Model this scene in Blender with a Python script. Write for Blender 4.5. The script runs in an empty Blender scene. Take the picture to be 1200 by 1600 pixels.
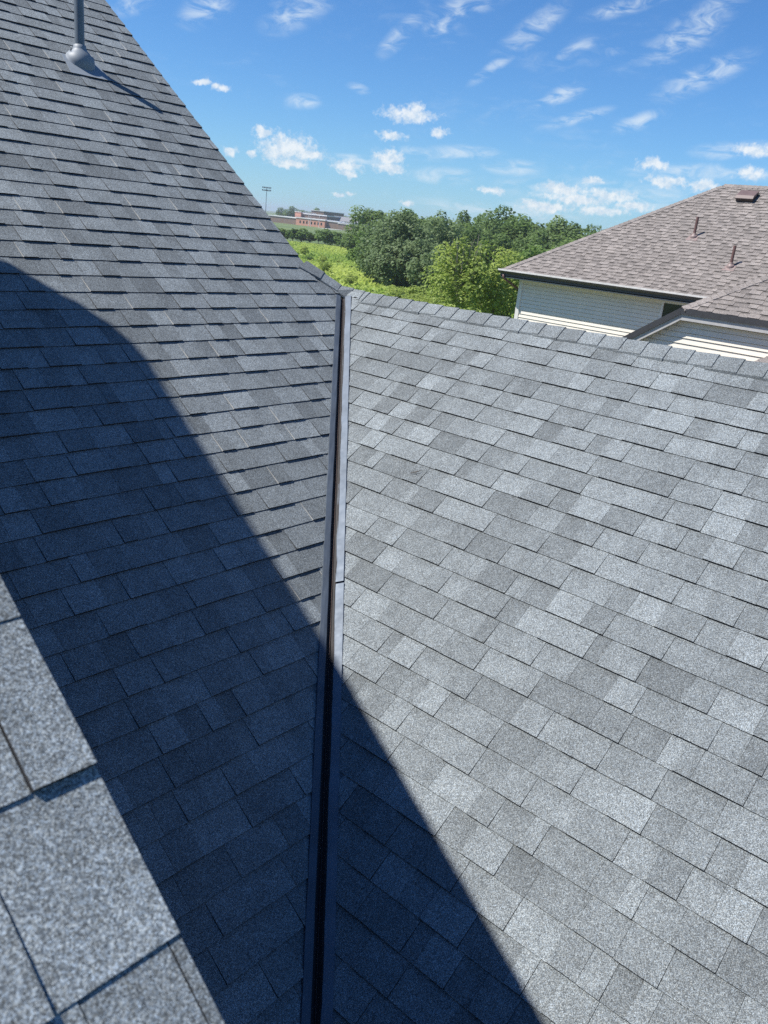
import bpy, math, random
import numpy as np
from mathutils import Vector, Matrix

SC = bpy.context.scene
COL = SC.collection
H = 6.5                                   # eye height above the ground
# ------------------------------------------------------------------ camera
cam = bpy.data.cameras.new('camera')
cam_o = bpy.data.objects.new('camera', cam); COL.objects.link(cam_o)
RT, UP, BK = (0.66431, -0.74093, 0.09858), (0.18752, 0.29286, 0.93759), (-0.72355, -0.60436, 0.33349)
cam_o.matrix_world = Matrix(((RT[0], UP[0], BK[0], 0), (RT[1], UP[1], BK[1], 0), (RT[2], UP[2], BK[2], H), (0, 0, 0, 1)))
FPX = 1275.9
cam.sensor_fit = 'VERTICAL'; cam.sensor_height = 36.0; cam.sensor_width = 27.0
cam.lens = 36.0 * FPX / 1600
cam.clip_start = 0.05; cam.clip_end = 6000
cam.dof.use_dof = True; cam.dof.focus_distance = 4.5; cam.dof.aperture_fstop = 13
SC.camera = cam_o

# ------------------------------------------------------------------ light
TO_SUN = Vector((-1, 0.87, 1.907)).normalized()
SUN_EL = math.asin(TO_SUN.z); SUN_AZ = math.atan2(TO_SUN.x, TO_SUN.y)
sun = bpy.data.lights.new('sun', 'SUN'); sun.energy = 5.0; sun.angle = math.radians(0.53); sun.color = (1.0, 0.96, 0.9)
sun_o = bpy.data.objects.new('sun', sun); COL.objects.link(sun_o)
sun_o.rotation_euler = (-TO_SUN).to_track_quat('-Z', 'Y').to_euler()
sun_o.location = (0, 0, 30)
SKY_STRENGTH = 0.066
EXPOSURE = 0.55
SC.view_settings.view_transform = 'Standard'; SC.view_settings.look = 'None'
SC.view_settings.gamma = 1.0; SC.view_settings.exposure = EXPOSURE; SC.view_settings.use_curve_mapping = False

# clouds: azimuth, elevation, half width, half height (degrees)
CUMULUS = [(41.65, 3.77, 1.7, 0.81), (40.98, 3.48, 1.13, 0.49), (42.81, 3.52, 1.22, 0.33), (39.91, 4.55, 0.56, 0.28), (38.05, 3.23, 0.48, 0.28), (39.29, 3.22, 0.28, 0.2), (41.83, 2.89, 1.14, 0.24), (45.32, 3.02, 0.99, 0.37), (45.56, 2.66, 0.62, 0.21), (48.02, 3.9, 0.83, 0.5), (48.13, 3.3, 1.0, 0.37), (49.11, 6.46, 1.63, 0.41), (49.49, 6.72, 0.65, 0.41), (48.14, 5.19, 0.9, 0.25), (51.05, 5.62, 0.65, 0.25), (54.89, 2.56, 0.91, 0.25), (64.5, 4.94, 0.92, 0.31), (61.2, 3.71, 0.64, 0.24), (45.05, 1.33, 0.38, 0.17), (59.42, 3.09, 1.62, 0.32), (60.32, 2.52, 2.02, 0.36), (62.45, 2.98, 1.58, 0.32), (63.93, 2.47, 1.18, 0.31), (70.3, 4.83, 0.72, 0.32), (70.29, 6.1, 1.22, 0.36), (57.76, 1.98, 0.99, 0.33), (36.22, 6.87, 0.46, 0.19), (37.15, 6.71, 0.54, 0.23), (45.65, 1.58, 0.33, 0.17), (49.68, 1.27, 0.42, 0.21), (65.57, 4.0, 1.15, 0.31), (58.8, 1.88, 1.23, 0.29), (67.85, 4.0, 0.97, 0.26), (62.04, 1.99, 1.6, 0.28)]
# wisps: azimuth, elevation, half length, half width, tilt
CIRRUS = [(36.2, 10.7, 1.68, 0.82, 26), (41.88, 11.52, 2.5, 1.0, 31), (47.93, 10.63, 1.58, 0.55, 46), (50.52, 11.47, 1.18, 0.47, 21), (56.0, 11.63, 2.52, 0.7, 38), (54.14, 9.68, 1.78, 0.36, 38), (58.5, 8.41, 1.49, 0.47, 21), (59.69, 7.25, 1.96, 0.35, 18), (63.37, 7.27, 1.72, 0.46, 21), (65.47, 12.22, 2.9, 0.94, 38), (52.71, 4.58, 2.46, 0.49, 3), (51.57, 3.13, 2.49, 0.54, 4), (56.0, 4.04, 2.04, 0.49, 1), (42.4, 6.57, 1.12, 0.44, 6), (69.22, 6.06, 2.54, 0.51, 6), (45.74, 7.64, 0.72, 0.28, -9), (58.67, 10.75, 1.35, 0.35, 26), (52.13, 12.66, 2.34, 0.55, 16), (61.6, 13.24, 2.61, 0.45, 16), (32.17, 10.44, 1.43, 0.54, 26), (66.55, 9.84, 2.92, 0.73, 26), (49.36, 4.26, 2.47, 0.41, 1), (46.11, 3.56, 2.47, 0.33, 1), (60.25, 2.98, 4.83, 0.89, 3), (64.23, 2.95, 5.47, 0.78, 3), (55.98, 1.41, 5.81, 0.58, 1), (67.69, 4.71, 4.47, 0.52, 3)]


class NT:
    """small helper for building node trees"""
    def __init__(s, tree): s.t = tree; s.n = tree.nodes; s.l = tree.links
    def node(s, kind, **kw):
        n = s.n.new(kind)
        for k, v in kw.items(): setattr(n, k, v)
        return n
    def put(s, sock, v):
        if hasattr(v, 'is_output') or isinstance(v, bpy.types.NodeSocket): s.l.new(v, sock)
        else: sock.default_value = v
    def math(s, op, a, b=0.0, c=0.0, clamp=False):
        n = s.node('ShaderNodeMath', operation=op, use_clamp=clamp)
        s.put(n.inputs[0], a); s.put(n.inputs[1], b); s.put(n.inputs[2], c)
        return n.outputs[0]
    def vec(s, op, a, b=(0, 0, 0)):
        n = s.node('ShaderNodeVectorMath', operation=op)
        s.put(n.inputs[0], a); s.put(n.inputs[1], b)
        return n.outputs['Value'] if op in ('LENGTH', 'DOT_PRODUCT', 'DISTANCE') else n.outputs[0]
    def mix(s, f, a, b, blend='MIX'):
        n = s.node('ShaderNodeMix', data_type='RGBA', blend_type=blend)
        s.put(n.inputs[0], f); s.put(n.inputs[6], a); s.put(n.inputs[7], b)
        return n.outputs[2]
    def noise(s, vec, scale, detail=3.0, rough=0.55, dist=0.0):
        n = s.node('ShaderNodeTexNoise')
        if vec is not None: s.l.new(vec, n.inputs['Vector'])
        n.inputs['Scale'].default_value = scale; n.inputs['Detail'].default_value = detail
        n.inputs['Roughness'].default_value = rough; n.inputs['Distortion'].default_value = dist
        return n.outputs[0]
    def voronoi(s, vec, scale):
        n = s.node('ShaderNodeTexVoronoi'); s.l.new(vec, n.inputs['Vector']); n.inputs['Scale'].default_value = scale
        return n
    def smooth(s, v, a, b):
        n = s.node('ShaderNodeMapRange', interpolation_type='SMOOTHSTEP')
        s.put(n.inputs[0], v); n.inputs[1].default_value = a; n.inputs[2].default_value = b
        return n.outputs[0]
    def maprange(s, v, a, b, c, d):
        n = s.node('ShaderNodeMapRange'); s.put(n.inputs[0], v)
        for i, q in enumerate((a, b, c, d)): n.inputs[i + 1].default_value = q
        return n.outputs[0]


def build_world():
    w = bpy.data.worlds.new('World'); SC.world = w; w.use_nodes = True
    N = NT(w.node_tree); N.n.clear()
    w.cycles.sampling_method = 'NONE'
    out = N.node('ShaderNodeOutputWorld'); bg = N.node('ShaderNodeBackground')
    N.l.new(bg.outputs[0], out.inputs[0]); bg.inputs[1].default_value = SKY_STRENGTH
    sky = N.node('ShaderNodeTexSky'); sky.sky_type = 'NISHITA'; sky.sun_disc = False
    sky.sun_elevation = SUN_EL; sky.sun_rotation = SUN_AZ
    sky.altitude = 300; sky.air_density = 1.0; sky.dust_density = 0.1; sky.ozone_density = 2.2
    tc = N.node('ShaderNodeTexCoord'); d = tc.outputs['Generated']
    sep = N.node('ShaderNodeSeparateXYZ'); N.l.new(d, sep.inputs[0])
    az = N.math('MULTIPLY', N.math('ARCTAN2', sep.outputs[0], sep.outputs[1]), 180 / math.pi)
    el = N.math('MULTIPLY', N.math('ARCSINE', sep.outputs[2]), 180 / math.pi)
    cmb = N.node('ShaderNodeCombineXYZ'); N.l.new(az, cmb.inputs[0]); N.l.new(el, cmb.inputs[1]); q = cmb.outputs[0]
    # ragged edges: the coordinates are pushed about by noise before the cloud shapes are measured
    wob = N.node('ShaderNodeTexNoise'); N.l.new(q, wob.inputs['Vector']); wob.inputs['Scale'].default_value = 1.1; wob.inputs['Detail'].default_value = 5
    wv = N.vec('MULTIPLY', N.vec('SUBTRACT', wob.outputs['Color'], (0.5, 0.5, 0.5)), (1.5, 0.8, 0))
    qw = N.vec('ADD', q, wv)
    def ell(src, a, e, wx, hy, th):
        m = N.node('ShaderNodeMapping', vector_type='TEXTURE'); N.l.new(src, m.inputs[0])
        m.inputs['Location'].default_value = (a, e, 0); m.inputs['Rotation'].default_value = (0, 0, math.radians(th)); m.inputs['Scale'].default_value = (wx, hy, 1)
        return m.outputs[0]
    field = None
    for a, e, wx, hy in CUMULUS:
        r = N.vec('LENGTH', ell(qw, a, e, wx, hy, 0))
        field = r if field is None else N.math('SMOOTH_MIN', field, r, 0.25)
    n1 = N.noise(q, 3.2, 7, 0.62)
    cu = N.smooth(N.math('ADD', N.math('SUBTRACT', 1.0, field), N.math('MULTIPLY', N.math('SUBTRACT', n1, 0.5), 2.1)), -0.4, 0.65)
    # wisps
    cf = None
    for a, e, wx, hy, th in CIRRUS:
        r = N.vec('LENGTH', ell(q, a, e, wx, hy, th))
        cf = r if cf is None else N.math('MINIMUM', cf, r)
    cf = N.math('SUBTRACT', 1.0, cf)
    mp = N.node('ShaderNodeMapping'); N.l.new(q, mp.inputs[0]); mp.inputs['Rotation'].default_value = (0, 0, math.radians(-30)); mp.inputs['Scale'].default_value = (0.6, 1.5, 1)
    n2 = N.noise(mp.outputs[0], 0.8, 7, 0.6, 0.9)
    n3 = N.noise(mp.outputs[0], 0.16, 5, 0.6, 0.3)
    ci = N.math('MULTIPLY', N.smooth(cf, -0.35, 0.75), N.smooth(n2, 0.36, 0.72))
    gen = N.math('MULTIPLY', N.math('MULTIPLY', N.smooth(n3, 0.50, 0.75), N.smooth(n2, 0.42, 0.8)), 0.35)   # thin veil over the whole sky
    ci = N.math('ADD', N.math('MULTIPLY', ci, 0.62), gen, clamp=True)
    # low haze veil towards the horizon, right round
    k = 1.0 / (SKY_STRENGTH * 2 ** EXPOSURE)
    base = N.mix(1.0, sky.outputs[0], (0.51, 0.93, 1.40, 1), 'MULTIPLY')
    veil = N.math('MULTIPLY', N.math('POWER', 2.718, N.math('MULTIPLY', N.math('MAXIMUM', el, 0.0), -0.30)), 0.42)
    base = N.mix(veil, base, (0.50 * k, 0.74 * k, 0.92 * k, 1))
    col = N.mix(ci, base, (0.80 * k, 0.90 * k, 0.98 * k, 1))
    shade = N.smooth(N.noise(q, 1.7, 5, 0.6), 0.35, 0.62)
    ccol = N.mix(shade, (0.66 * k, 0.78 * k, 0.90 * k, 1), (0.98 * k, 1.0 * k, 1.0 * k, 1))
    col = N.mix(N.math('MULTIPLY', cu, 0.82), col, ccol)
    N.l.new(col, bg.inputs[0])
build_world()


# ------------------------------------------------------------------ materials
def new_mat(name):
    m = bpy.data.materials.new(name); m.use_nodes = True
    N = NT(m.node_tree); b = m.node_tree.nodes['Principled BSDF']
    return m, N, b

def pos(N): return N.node('ShaderNodeNewGeometry').outputs['Position']

def shingle_mat(name, base, attr, contrast=1.0, scale=1.0):
    m, N, b = new_mat(name)
    p = pos(N)
    if attr:
        tone = N.node('ShaderNodeAttribute', attribute_name='tone').outputs['Fac']
    else:
        oi = N.node('ShaderNodeObjectInfo'); sp = N.node('ShaderNodeSeparateColor'); N.l.new(oi.outputs['Color'], sp.inputs[0]); tone = sp.outputs[0]
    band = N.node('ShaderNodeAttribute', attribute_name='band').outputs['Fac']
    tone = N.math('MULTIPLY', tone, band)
    v = N.voronoi(p, 520 * scale); sc = N.node('ShaderNodeSeparateColor'); N.l.new(v.outputs['Color'], sc.inputs[0])
    v2 = N.voronoi(p, 270 * scale); s2 = N.node('ShaderNodeSeparateColor'); N.l.new(v2.outputs['Color'], s2.inputs[0])
    g1 = N.maprange(N.math('POWER', sc.outputs[0], 1.5), 0, 1, 1 - 0.62 * contrast, 1 + 1.0 * contrast)
    g2 = N.maprange(s2.outputs[0], 0, 1, 1 - 0.27 * contrast, 1 + 0.27 * contrast)
    n = N.maprange(N.noise(p, 26, 4, 0.6), 0.3, 0.7, 0.91, 1.09)
    big = N.math('MULTIPLY', N.maprange(N.noise(p, 1.3, 4, 0.6), 0.3, 0.7, 0.9, 1.1), N.maprange(N.noise(p, 9, 3, 0.6), 0.3, 0.7, 0.90, 1.10))
    f = N.math('MULTIPLY', N.math('MULTIPLY', g1, g2), N.math('MULTIPLY', N.math('MULTIPLY', n, big), tone))
    cm = N.mix(sc.outputs[1], (base[0] * 0.93, base[1] * 0.99, base[2] * 1.08, 1), (base[0] * 1.07, base[1] * 1.0, base[2] * 0.92, 1))
    vn = N.node('ShaderNodeVectorMath', operation='SCALE'); N.l.new(cm, vn.inputs[0]); N.l.new(f, vn.inputs['Scale'])
    N.l.new(vn.outputs[0], b.inputs['Base Color'])
    b.inputs['Roughness'].default_value = 0.85; b.inputs['Specular IOR Level'].default_value = 0.35
    return m

def plain_mat(name, c, rough=0.6, metal=0.0, var=0.12, nscale=8.0, bump=0.0, spec=0.5):
    m, N, b = new_mat(name); p = pos(N)
    n = N.maprange(N.noise(p, nscale, 5, 0.6), 0.3, 0.7, 1 - var, 1 + var)
    vn = N.node('ShaderNodeVectorMath', operation='SCALE'); vn.inputs[0].default_value = c[:3]; N.l.new(n, vn.inputs['Scale'])
    N.l.new(vn.outputs[0], b.inputs['Base Color'])
    b.inputs['Roughness'].default_value = rough; b.inputs['Metallic'].default_value = metal; b.inputs['Specular IOR Level'].default_value = spec
    if bump:
        bp = N.node('ShaderNodeBump'); bp.inputs['Strength'].default_value = bump; bp.inputs['Distance'].default_value = 0.004
        N.l.new(N.noise(p, nscale * 4, 4), bp.inputs['Height']); N.l.new(bp.outputs[0], b.inputs['Normal'])
    return m

def metal_flash_mat(name, c):
    m, N, b = new_mat(name); p = pos(N)
    scr = N.smooth(N.noise(p, 55, 6, 0.7), 0.62, 0.72)
    big = N.maprange(N.noise(p, 7, 5), 0.3, 0.7, 0.82, 1.15)
    vn = N.node('ShaderNodeVectorMath', operation='SCALE'); vn.inputs[0].default_value = c; N.l.new(big, vn.inputs['Scale'])
    col = N.mix(N.math('MULTIPLY', scr, 0.3), vn.outputs[0], (0.35, 0.36, 0.37, 1))
    N.l.new(col, b.inputs['Base Color']); b.inputs['Metallic'].default_value = 0.2
    b.inputs['Specular IOR Level'].default_value = 0.6
    N.l.new(N.maprange(N.noise(p, 20, 4), 0.3, 0.7, 0.55, 0.75), b.inputs['Roughness'])
    return m

def leaf_mat(name, dark, light, trans=0.5):
    m, N, b = new_mat(name)
    a = N.node('ShaderNodeAttribute', attribute_name='tone').outputs['Fac']
    oi = N.node('ShaderNodeObjectInfo')
    f = N.math('ADD', a, N.math('MULTIPLY', N.math('SUBTRACT', oi.outputs['Random'], 0.5), 0.3), clamp=True)
    c = N.mix(f, dark + (1,), light + (1,))
    N.l.new(c, b.inputs['Base Color']); b.inputs['Roughness'].default_value = 0.55; b.inputs['Specular IOR Level'].default_value = 0.3
    tr = N.node('ShaderNodeBsdfTranslucent'); N.l.new(c, tr.inputs[0])
    mx = N.node('ShaderNodeMixShader'); mx.inputs[0].default_value = trans
    N.l.new(b.outputs[0], mx.inputs[1]); N.l.new(tr.outputs[0], mx.inputs[2])
    N.l.new(mx.outputs[0], N.n['Material Output'].inputs[0])
    return m

def ground_mat():
    m, N, b = new_mat('meadow_soil'); p = pos(N)
    a = N.noise(p, 0.03, 6, 0.6); c = N.noise(p, 0.5, 6, 0.65)
    col = N.mix(N.smooth(a, 0.4, 0.62), (0.10, 0.15, 0.045, 1), (0.17, 0.22, 0.06, 1))
    col = N.mix(N.smooth(c, 0.35, 0.75), col, (0.06, 0.09, 0.025, 1))
    N.l.new(col, b.inputs['Base Color']); b.inputs['Roughness'].default_value = 0.95
    return m

GREY = (0.151, 0.171, 0.180)
M_SH = shingle_mat('grey_shingle', GREY, False)
M_SHA = shingle_mat('grey_shingle_field', GREY, True)
M_SHF = shingle_mat('grey_shingle_near', GREY, False, 1.0, 1.6)
M_SHFA = shingle_mat('grey_shingle_near_field', GREY, True, 1.0, 1.6)
M_BR = shingle_mat('brown_shingle_field', (0.212, 0.190, 0.174), True, 0.7, 0.5)
M_BRO = shingle_mat('brown_shingle', (0.212, 0.190, 0.174), False, 0.7, 0.5)
M_EDGE = plain_mat('cut_asphalt_edge', (0.022, 0.022, 0.024), 0.9, var=0.3, nscale=60)
M_LITEDGE = plain_mat('pale_sunlit_edge', (0.42, 0.42, 0.41), 0.9, var=0.15, nscale=60)  # pale cut edge, sunlight on the sun-facing sides painted into the colour
M_BEDGE = plain_mat('brown_cut_edge', (0.05, 0.04, 0.036), 0.9)
M_DECK = plain_mat('roof_deck', (0.03, 0.032, 0.035), 0.9)
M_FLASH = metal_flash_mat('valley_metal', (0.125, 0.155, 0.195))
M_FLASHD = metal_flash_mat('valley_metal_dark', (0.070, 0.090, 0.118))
M_CHAN = plain_mat('valley_channel', (0.012, 0.010, 0.011), 0.7, var=0.5, nscale=60)
M_RUST = plain_mat('rusty_seam', (0.07, 0.045, 0.04), 0.7, var=0.5, nscale=90)
M_PVC = plain_mat('grey_pipe', (0.115, 0.145, 0.175), 0.45, var=0.08)
M_BOOT = plain_mat('pipe_boot', (0.21, 0.24, 0.27), 0.55, var=0.1)
M_SIDE = plain_mat('cream_siding', (0.72, 0.665, 0.57), 0.55, var=0.04, nscale=3)
M_OWN = plain_mat('slate_siding', (0.085, 0.092, 0.10), 0.7)
M_TRIM = plain_mat('white_trim', (0.66, 0.64, 0.60), 0.5, var=0.05)
M_GUT = plain_mat('dark_gutter', (0.045, 0.045, 0.048), 0.45)  # the main gutter face has its shade put into this dark colour
M_LIP = plain_mat('sunlit_gutter_lip', (0.60, 0.58, 0.55), 0.45)  # sunlit brightness of the lip put into the colour
M_SOF = plain_mat('soffit', (0.30, 0.28, 0.25), 0.7)
M_FASC = plain_mat('grey_fascia', (0.42, 0.41, 0.40), 0.5)
M_BPIPE = plain_mat('brown_pipe', (0.13, 0.07, 0.06), 0.5)
M_VENT = plain_mat('brown_vent', (0.05, 0.035, 0.033), 0.5)
M_BARK = plain_mat('bark', (0.09, 0.075, 0.06), 0.9, var=0.3)
M_DEAD = plain_mat('bare_wood', (0.30, 0.26, 0.22), 0.9, var=0.25)
M_BRICKO = plain_mat('orange_brick', (0.60, 0.30, 0.21), 0.85, var=0.08, nscale=0.8)
M_BRICKB = plain_mat('brown_brick', (0.24, 0.165, 0.13), 0.85, var=0.12, nscale=0.8)
M_WHITE = plain_mat('white_coping', (0.72, 0.72, 0.70), 0.6)
M_HSIDE = plain_mat('house_grey_siding', (0.50, 0.50, 0.48), 0.7)
M_HROOF = plain_mat('house_grey_roof', (0.24, 0.24, 0.25), 0.9)
M_STEEL = plain_mat('galvanised_steel', (0.16, 0.17, 0.18), 0.5, 0.3)
M_CONC = plain_mat('pale_concrete', (0.42, 0.41, 0.39), 0.9, nscale=0.5)
M_GROUND = ground_mat()
gm, GN, gb = new_mat('window_glass'); gb.inputs['Base Color'].default_value = (0.012, 0.02, 0.022, 1); gb.inputs['Roughness'].default_value = 0.06
M_GLASS = gm
M_LEAF_DARK = leaf_mat('leaf_dark', (0.085, 0.145, 0.048), (0.220, 0.315, 0.095))
M_LEAF_MID = leaf_mat('leaf_mid', (0.085, 0.150, 0.040), (0.220, 0.330, 0.090))
M_LEAF_SILVER = leaf_mat('leaf_silver', (0.100, 0.160, 0.070), (0.270, 0.350, 0.160))
M_LEAF_BRIGHT = leaf_mat('leaf_bright', (0.165, 0.245, 0.050), (0.440, 0.520, 0.130))
M_GRASS = leaf_mat('meadow_blades', (0.240, 0.355, 0.070), (0.520, 0.590, 0.150), 0.5)


# ------------------------------------------------------------------ object helpers
def thing(name, label, cat, loc=(0, 0, 0), group=None):
    o = bpy.data.objects.new(name, None); COL.objects.link(o); o.location = loc; o.empty_display_size = 0.2
    o['label'] = label; o['category'] = cat
    if group: o['group'] = group
    return o

def tag(o, label, cat, group=None):
    o['label'] = label; o['category'] = cat
    if group: o['group'] = group
    return o

def attach(o, par):
    if par is None: return
    o.parent = par
    if par.type == 'EMPTY': o.matrix_parent_inverse = Matrix.Translation(-Vector(par.location))

def mesh(name, verts, faces, mat, par=None, smooth=False, tones=None, local=None):
    me = bpy.data.meshes.new(name)
    me.from_pydata([tuple(v) for v in verts], [], faces)
    me.materials.append(mat)
    if tones is not None:
        at = me.attributes.new('tone', 'FLOAT', 'FACE'); at.data.foreach_set('value', np.asarray(tones, dtype=np.float32))
    if 'shingle' in mat.name: me.attributes.new('band', 'FLOAT', 'POINT').data.foreach_set('value', np.ones(len(me.vertices), np.float32))
    if smooth: me.polygons.foreach_set('use_smooth', [True] * len(me.polygons))
    me.update()
    o = bpy.data.objects.new(name, me); COL.objects.link(o)
    attach(o, par)
    return o

class MB:
    """collects boxes, prisms and tubes into one mesh"""
    def __init__(s): s.v = []; s.f = []; s.t = []; s.b = []; s.m = []
    def add(s, vs, fs, tone=None, band=None, mi=None):
        if band is not None: s.b += list(band)
        if mi is not None: s.m += list(mi)
        k = len(s.v); s.v += [tuple(v) for v in vs]; s.f += [tuple(i + k for i in f) for f in fs]
        if tone is not None: s.t += [tone] * len(fs)
        return s
    def box(s, x0, x1, y0, y1, z0, z1):
        vs = [(x, y, z) for z in (z0, z1) for y in (y0, y1) for x in (x0, x1)]
        return s.add(vs, [(0, 2, 3, 1), (4, 5, 7, 6), (0, 1, 5, 4), (2, 6, 7, 3), (0, 4, 6, 2), (1, 3, 7, 5)])
    def prism(s, poly, off):
        """polygon swept by the offset vector"""
        n = len(poly); off = Vector(off); a = [Vector(p) for p in poly]; b = [p + off for p in a]
        fs = [tuple(range(n))[::-1], tuple(range(n, 2 * n))] + [(i, (i + 1) % n, n + (i + 1) % n, n + i) for i in range(n)]
        return s.add(a + b, fs)
    def tube(s, pts, rad, seg=8, caps=True):
        pts = [Vector(p) for p in pts]; n = len(pts)
        if not hasattr(rad, '__len__'): rad = [rad] * n
        rings = []
        for i, p in enumerate(pts):
            d = (pts[min(i + 1, n - 1)] - pts[max(i - 1, 0)]).normalized()
            a = d.cross(Vector((0.31, 0.17, 0.93)) if abs(d.z) < 0.9 else Vector((1, 0.1, 0))).normalized(); b_ = d.cross(a)
            rings.append([p + (a * math.cos(2 * math.pi * j / seg) + b_ * math.sin(2 * math.pi * j / seg)) * rad[i] for j in range(seg)])
        vs = [v for r in rings for v in r]; fs = []
        for i in range(n - 1):
            for j in range(seg):
                fs.append((i * seg + j, i * seg + (j + 1) % seg, (i + 1) * seg + (j + 1) % seg, (i + 1) * seg + j))
        if caps: fs += [tuple(range(seg))[::-1], tuple(range((n - 1) * seg, n * seg))]
        return s.add(vs, fs)
    def build(s, name, mat, par=None, smooth=False, more=()):
        o = mesh(name, s.v, s.f, mat, par, smooth, s.t if s.t else None)
        if s.m:
            for m in more: o.data.materials.append(m)
            o.data.polygons.foreach_set('material_index', s.m)
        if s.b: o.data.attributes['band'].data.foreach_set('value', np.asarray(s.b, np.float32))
        return o

def project(p):
    """world point -> photograph pixel (only used to rank pieces by how large they show)"""
    d = Vector(p) - Vector((0, 0, H)); z = -d.dot(Vector(BK))
    if z < 0.1: return None
    return 600 + FPX * d.dot(Vector(RT)) / z, 800 - FPX * d.dot(Vector(UP)) / z, z


# ------------------------------------------------------------------ the ground
gv = []; gf = []
ng = 40
for j in range(ng + 1):
    for i in range(ng + 1):
        gv.append((-2500 + 6000 * i / ng, -2500 + 6000 * j / ng, 0.0))
for j in range(ng):
    for i in range(ng):
        gf.append((j * (ng + 1) + i, j * (ng + 1) + i + 1, (j + 1) * (ng + 1) + i + 1, (j + 1) * (ng + 1) + i))
g = mesh('ground', gv, gf, M_GROUND); g['kind'] = 'structure'

# ------------------------------------------------------------------ our house
T = 0.7204; CP = 1 / math.hypot(1, T); SP = T * CP
EXPO = 0.1325
TL = 0.7053; CPL = 1 / math.hypot(1, TL); SPL = TL * CPL       # the left slope is a touch flatter
CL, CR, CF = -3.5447 + H, -3.70 + H, -0.733 + H        # z = T*y+CL, z = T*x+CR, z = T*y+CF
VOFF = (CL - CR) / T                                 # valley: x = y*TL/T + VOFF
FL = (Vector((0, 0, CL)), Vector((1, 0, 0)), Vector((0, CPL, SPL)), Vector((0, -SPL, CPL)))
FR = (Vector((0, 0, CR)), Vector((0, -1, 0)), Vector((CP, 0, SP)), Vector((-SP, 0, CP)))
FF = (Vector((0, 0, CF)), Vector((1, 0, 0)), Vector((0, CP, SP)), Vector((0, -SP, CP)))
RIDGE_X = 4.44; RIDGE_Z = T * RIDGE_X + CR
LTOP = 8.4                                           # main ridge y
RAKE_X = 4.235

house = thing('house', 'charcoal asphalt shingle roof with an open metal valley, part of it in shadow', 'house', (2, 3, 0))

def slab(name, poly, n, th, mat):
    b = MB(); b.prism(poly, n * -th); return b.build(name, mat, house)

def fp(F, s, u, h=0.0): return F[0] + F[1] * s + F[2] * u + F[3] * h

vx = lambda y: y * TL / T + VOFF
slope_l = slab('roof_slope', [fp(FL, -6, -0.5, -.004), fp(FL, vx(-.5 * CPL), -0.5, -.004), fp(FL, 4.36, (4.36 - VOFF) * T / TL / CPL, -.004), fp(FL, 4.36, 4.46 / CPL, -.004), fp(FL, RAKE_X - .01, 4.46 / CPL, -.004), fp(FL, RAKE_X - .01, LTOP / CPL, -.004), fp(FL, -6, LTOP / CPL, -.004)], FL[3], 0.02, M_DECK)
slope_l['label'] = 'steep shingled slope with a plumbing vent near its edge'
slope_r = slab('roof_slope', [fp(FR, 4.5, -0.4, -.004), fp(FR, 4.5, RIDGE_X / CP, -.004), fp(FR, -(RIDGE_X - VOFF) * T / TL, RIDGE_X / CP, -.004), fp(FR, -(-.4 * CP - VOFF) * T / TL, -0.4, -.004)], FR[3], 0.02, M_DECK)
slope_r['label'] = 'sunlit shingled slope below the capped ridge'
slope_f = slab('roof_slope', [fp(FF, -5, -2.4, -.004), fp(FF, .25, -2.4, -.004), fp(FF, .25, 5.80 / CP, -.004), fp(FF, -5, 5.80 / CP, -.004)], FF[3], 0.02, M_DECK)
slope_f['label'] = 'close shingled slope of the upper roof ending in a rake'

RNG = random.Random(11)
TONES = [0.80, 0.86, 0.92, 0.96, 0.99, 1.02, 1.05, 1.09, 1.14, 1.22]
_shared = {}

def clip(poly, a, b, c):
    """keep a*s+b*u<=c"""
    out = []
    for i in range(len(poly)):
        p, q = poly[i], poly[(i + 1) % len(poly)]
        fp_, fq = a * p[0] + b * p[1] - c, a * q[0] + b * q[1] - c
        if fp_ <= 0: out.append(p)
        if fp_ * fq < 0:
            k = fp_ / (fp_ - fq); out.append((p[0] + (q[0] - p[0]) * k, p[1] + (q[1] - p[1]) * k))
    return out

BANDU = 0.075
def piece_geo(poly, hb, L, lit_edge=False, dark=0.80):
    """wedge-shaped shingle piece; the recessed pieces carry the printed darker band along their upper part
    returns vertices, faces, band value per vertex, material slot per face"""
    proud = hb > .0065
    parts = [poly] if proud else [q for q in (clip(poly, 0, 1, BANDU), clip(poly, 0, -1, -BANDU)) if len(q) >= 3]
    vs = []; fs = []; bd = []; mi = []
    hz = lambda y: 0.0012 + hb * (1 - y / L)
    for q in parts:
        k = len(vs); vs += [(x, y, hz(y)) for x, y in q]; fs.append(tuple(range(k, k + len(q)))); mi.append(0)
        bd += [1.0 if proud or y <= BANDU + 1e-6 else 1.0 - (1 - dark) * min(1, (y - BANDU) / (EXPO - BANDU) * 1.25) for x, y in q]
    n = len(poly)
    for i in range(n):
        p, q = poly[i], poly[(i + 1) % n]
        k = len(vs); vs += [(p[0], p[1], hz(p[1])), (q[0], q[1], hz(q[1])), (q[0], q[1], -.001), (p[0], p[1], -.001)]
        fs.append((k, k + 3, k + 2, k + 1)); bd += [1.0] * 4
        mi.append(2 if lit_edge and abs(p[0]) < 1e-6 and abs(q[0]) < 1e-6 else 1)
    return vs, fs, bd, mi

def piece_mesh(v, f, bd, mi, mats):
    me = bpy.data.meshes.new('shingle'); me.from_pydata(v, [], f)
    for m in mats: me.materials.append(m)
    me.attributes.new('band', 'FLOAT', 'POINT').data.foreach_set('value', np.asarray(bd, np.float32))
    me.polygons.foreach_set('material_index', mi)
    return me

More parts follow.
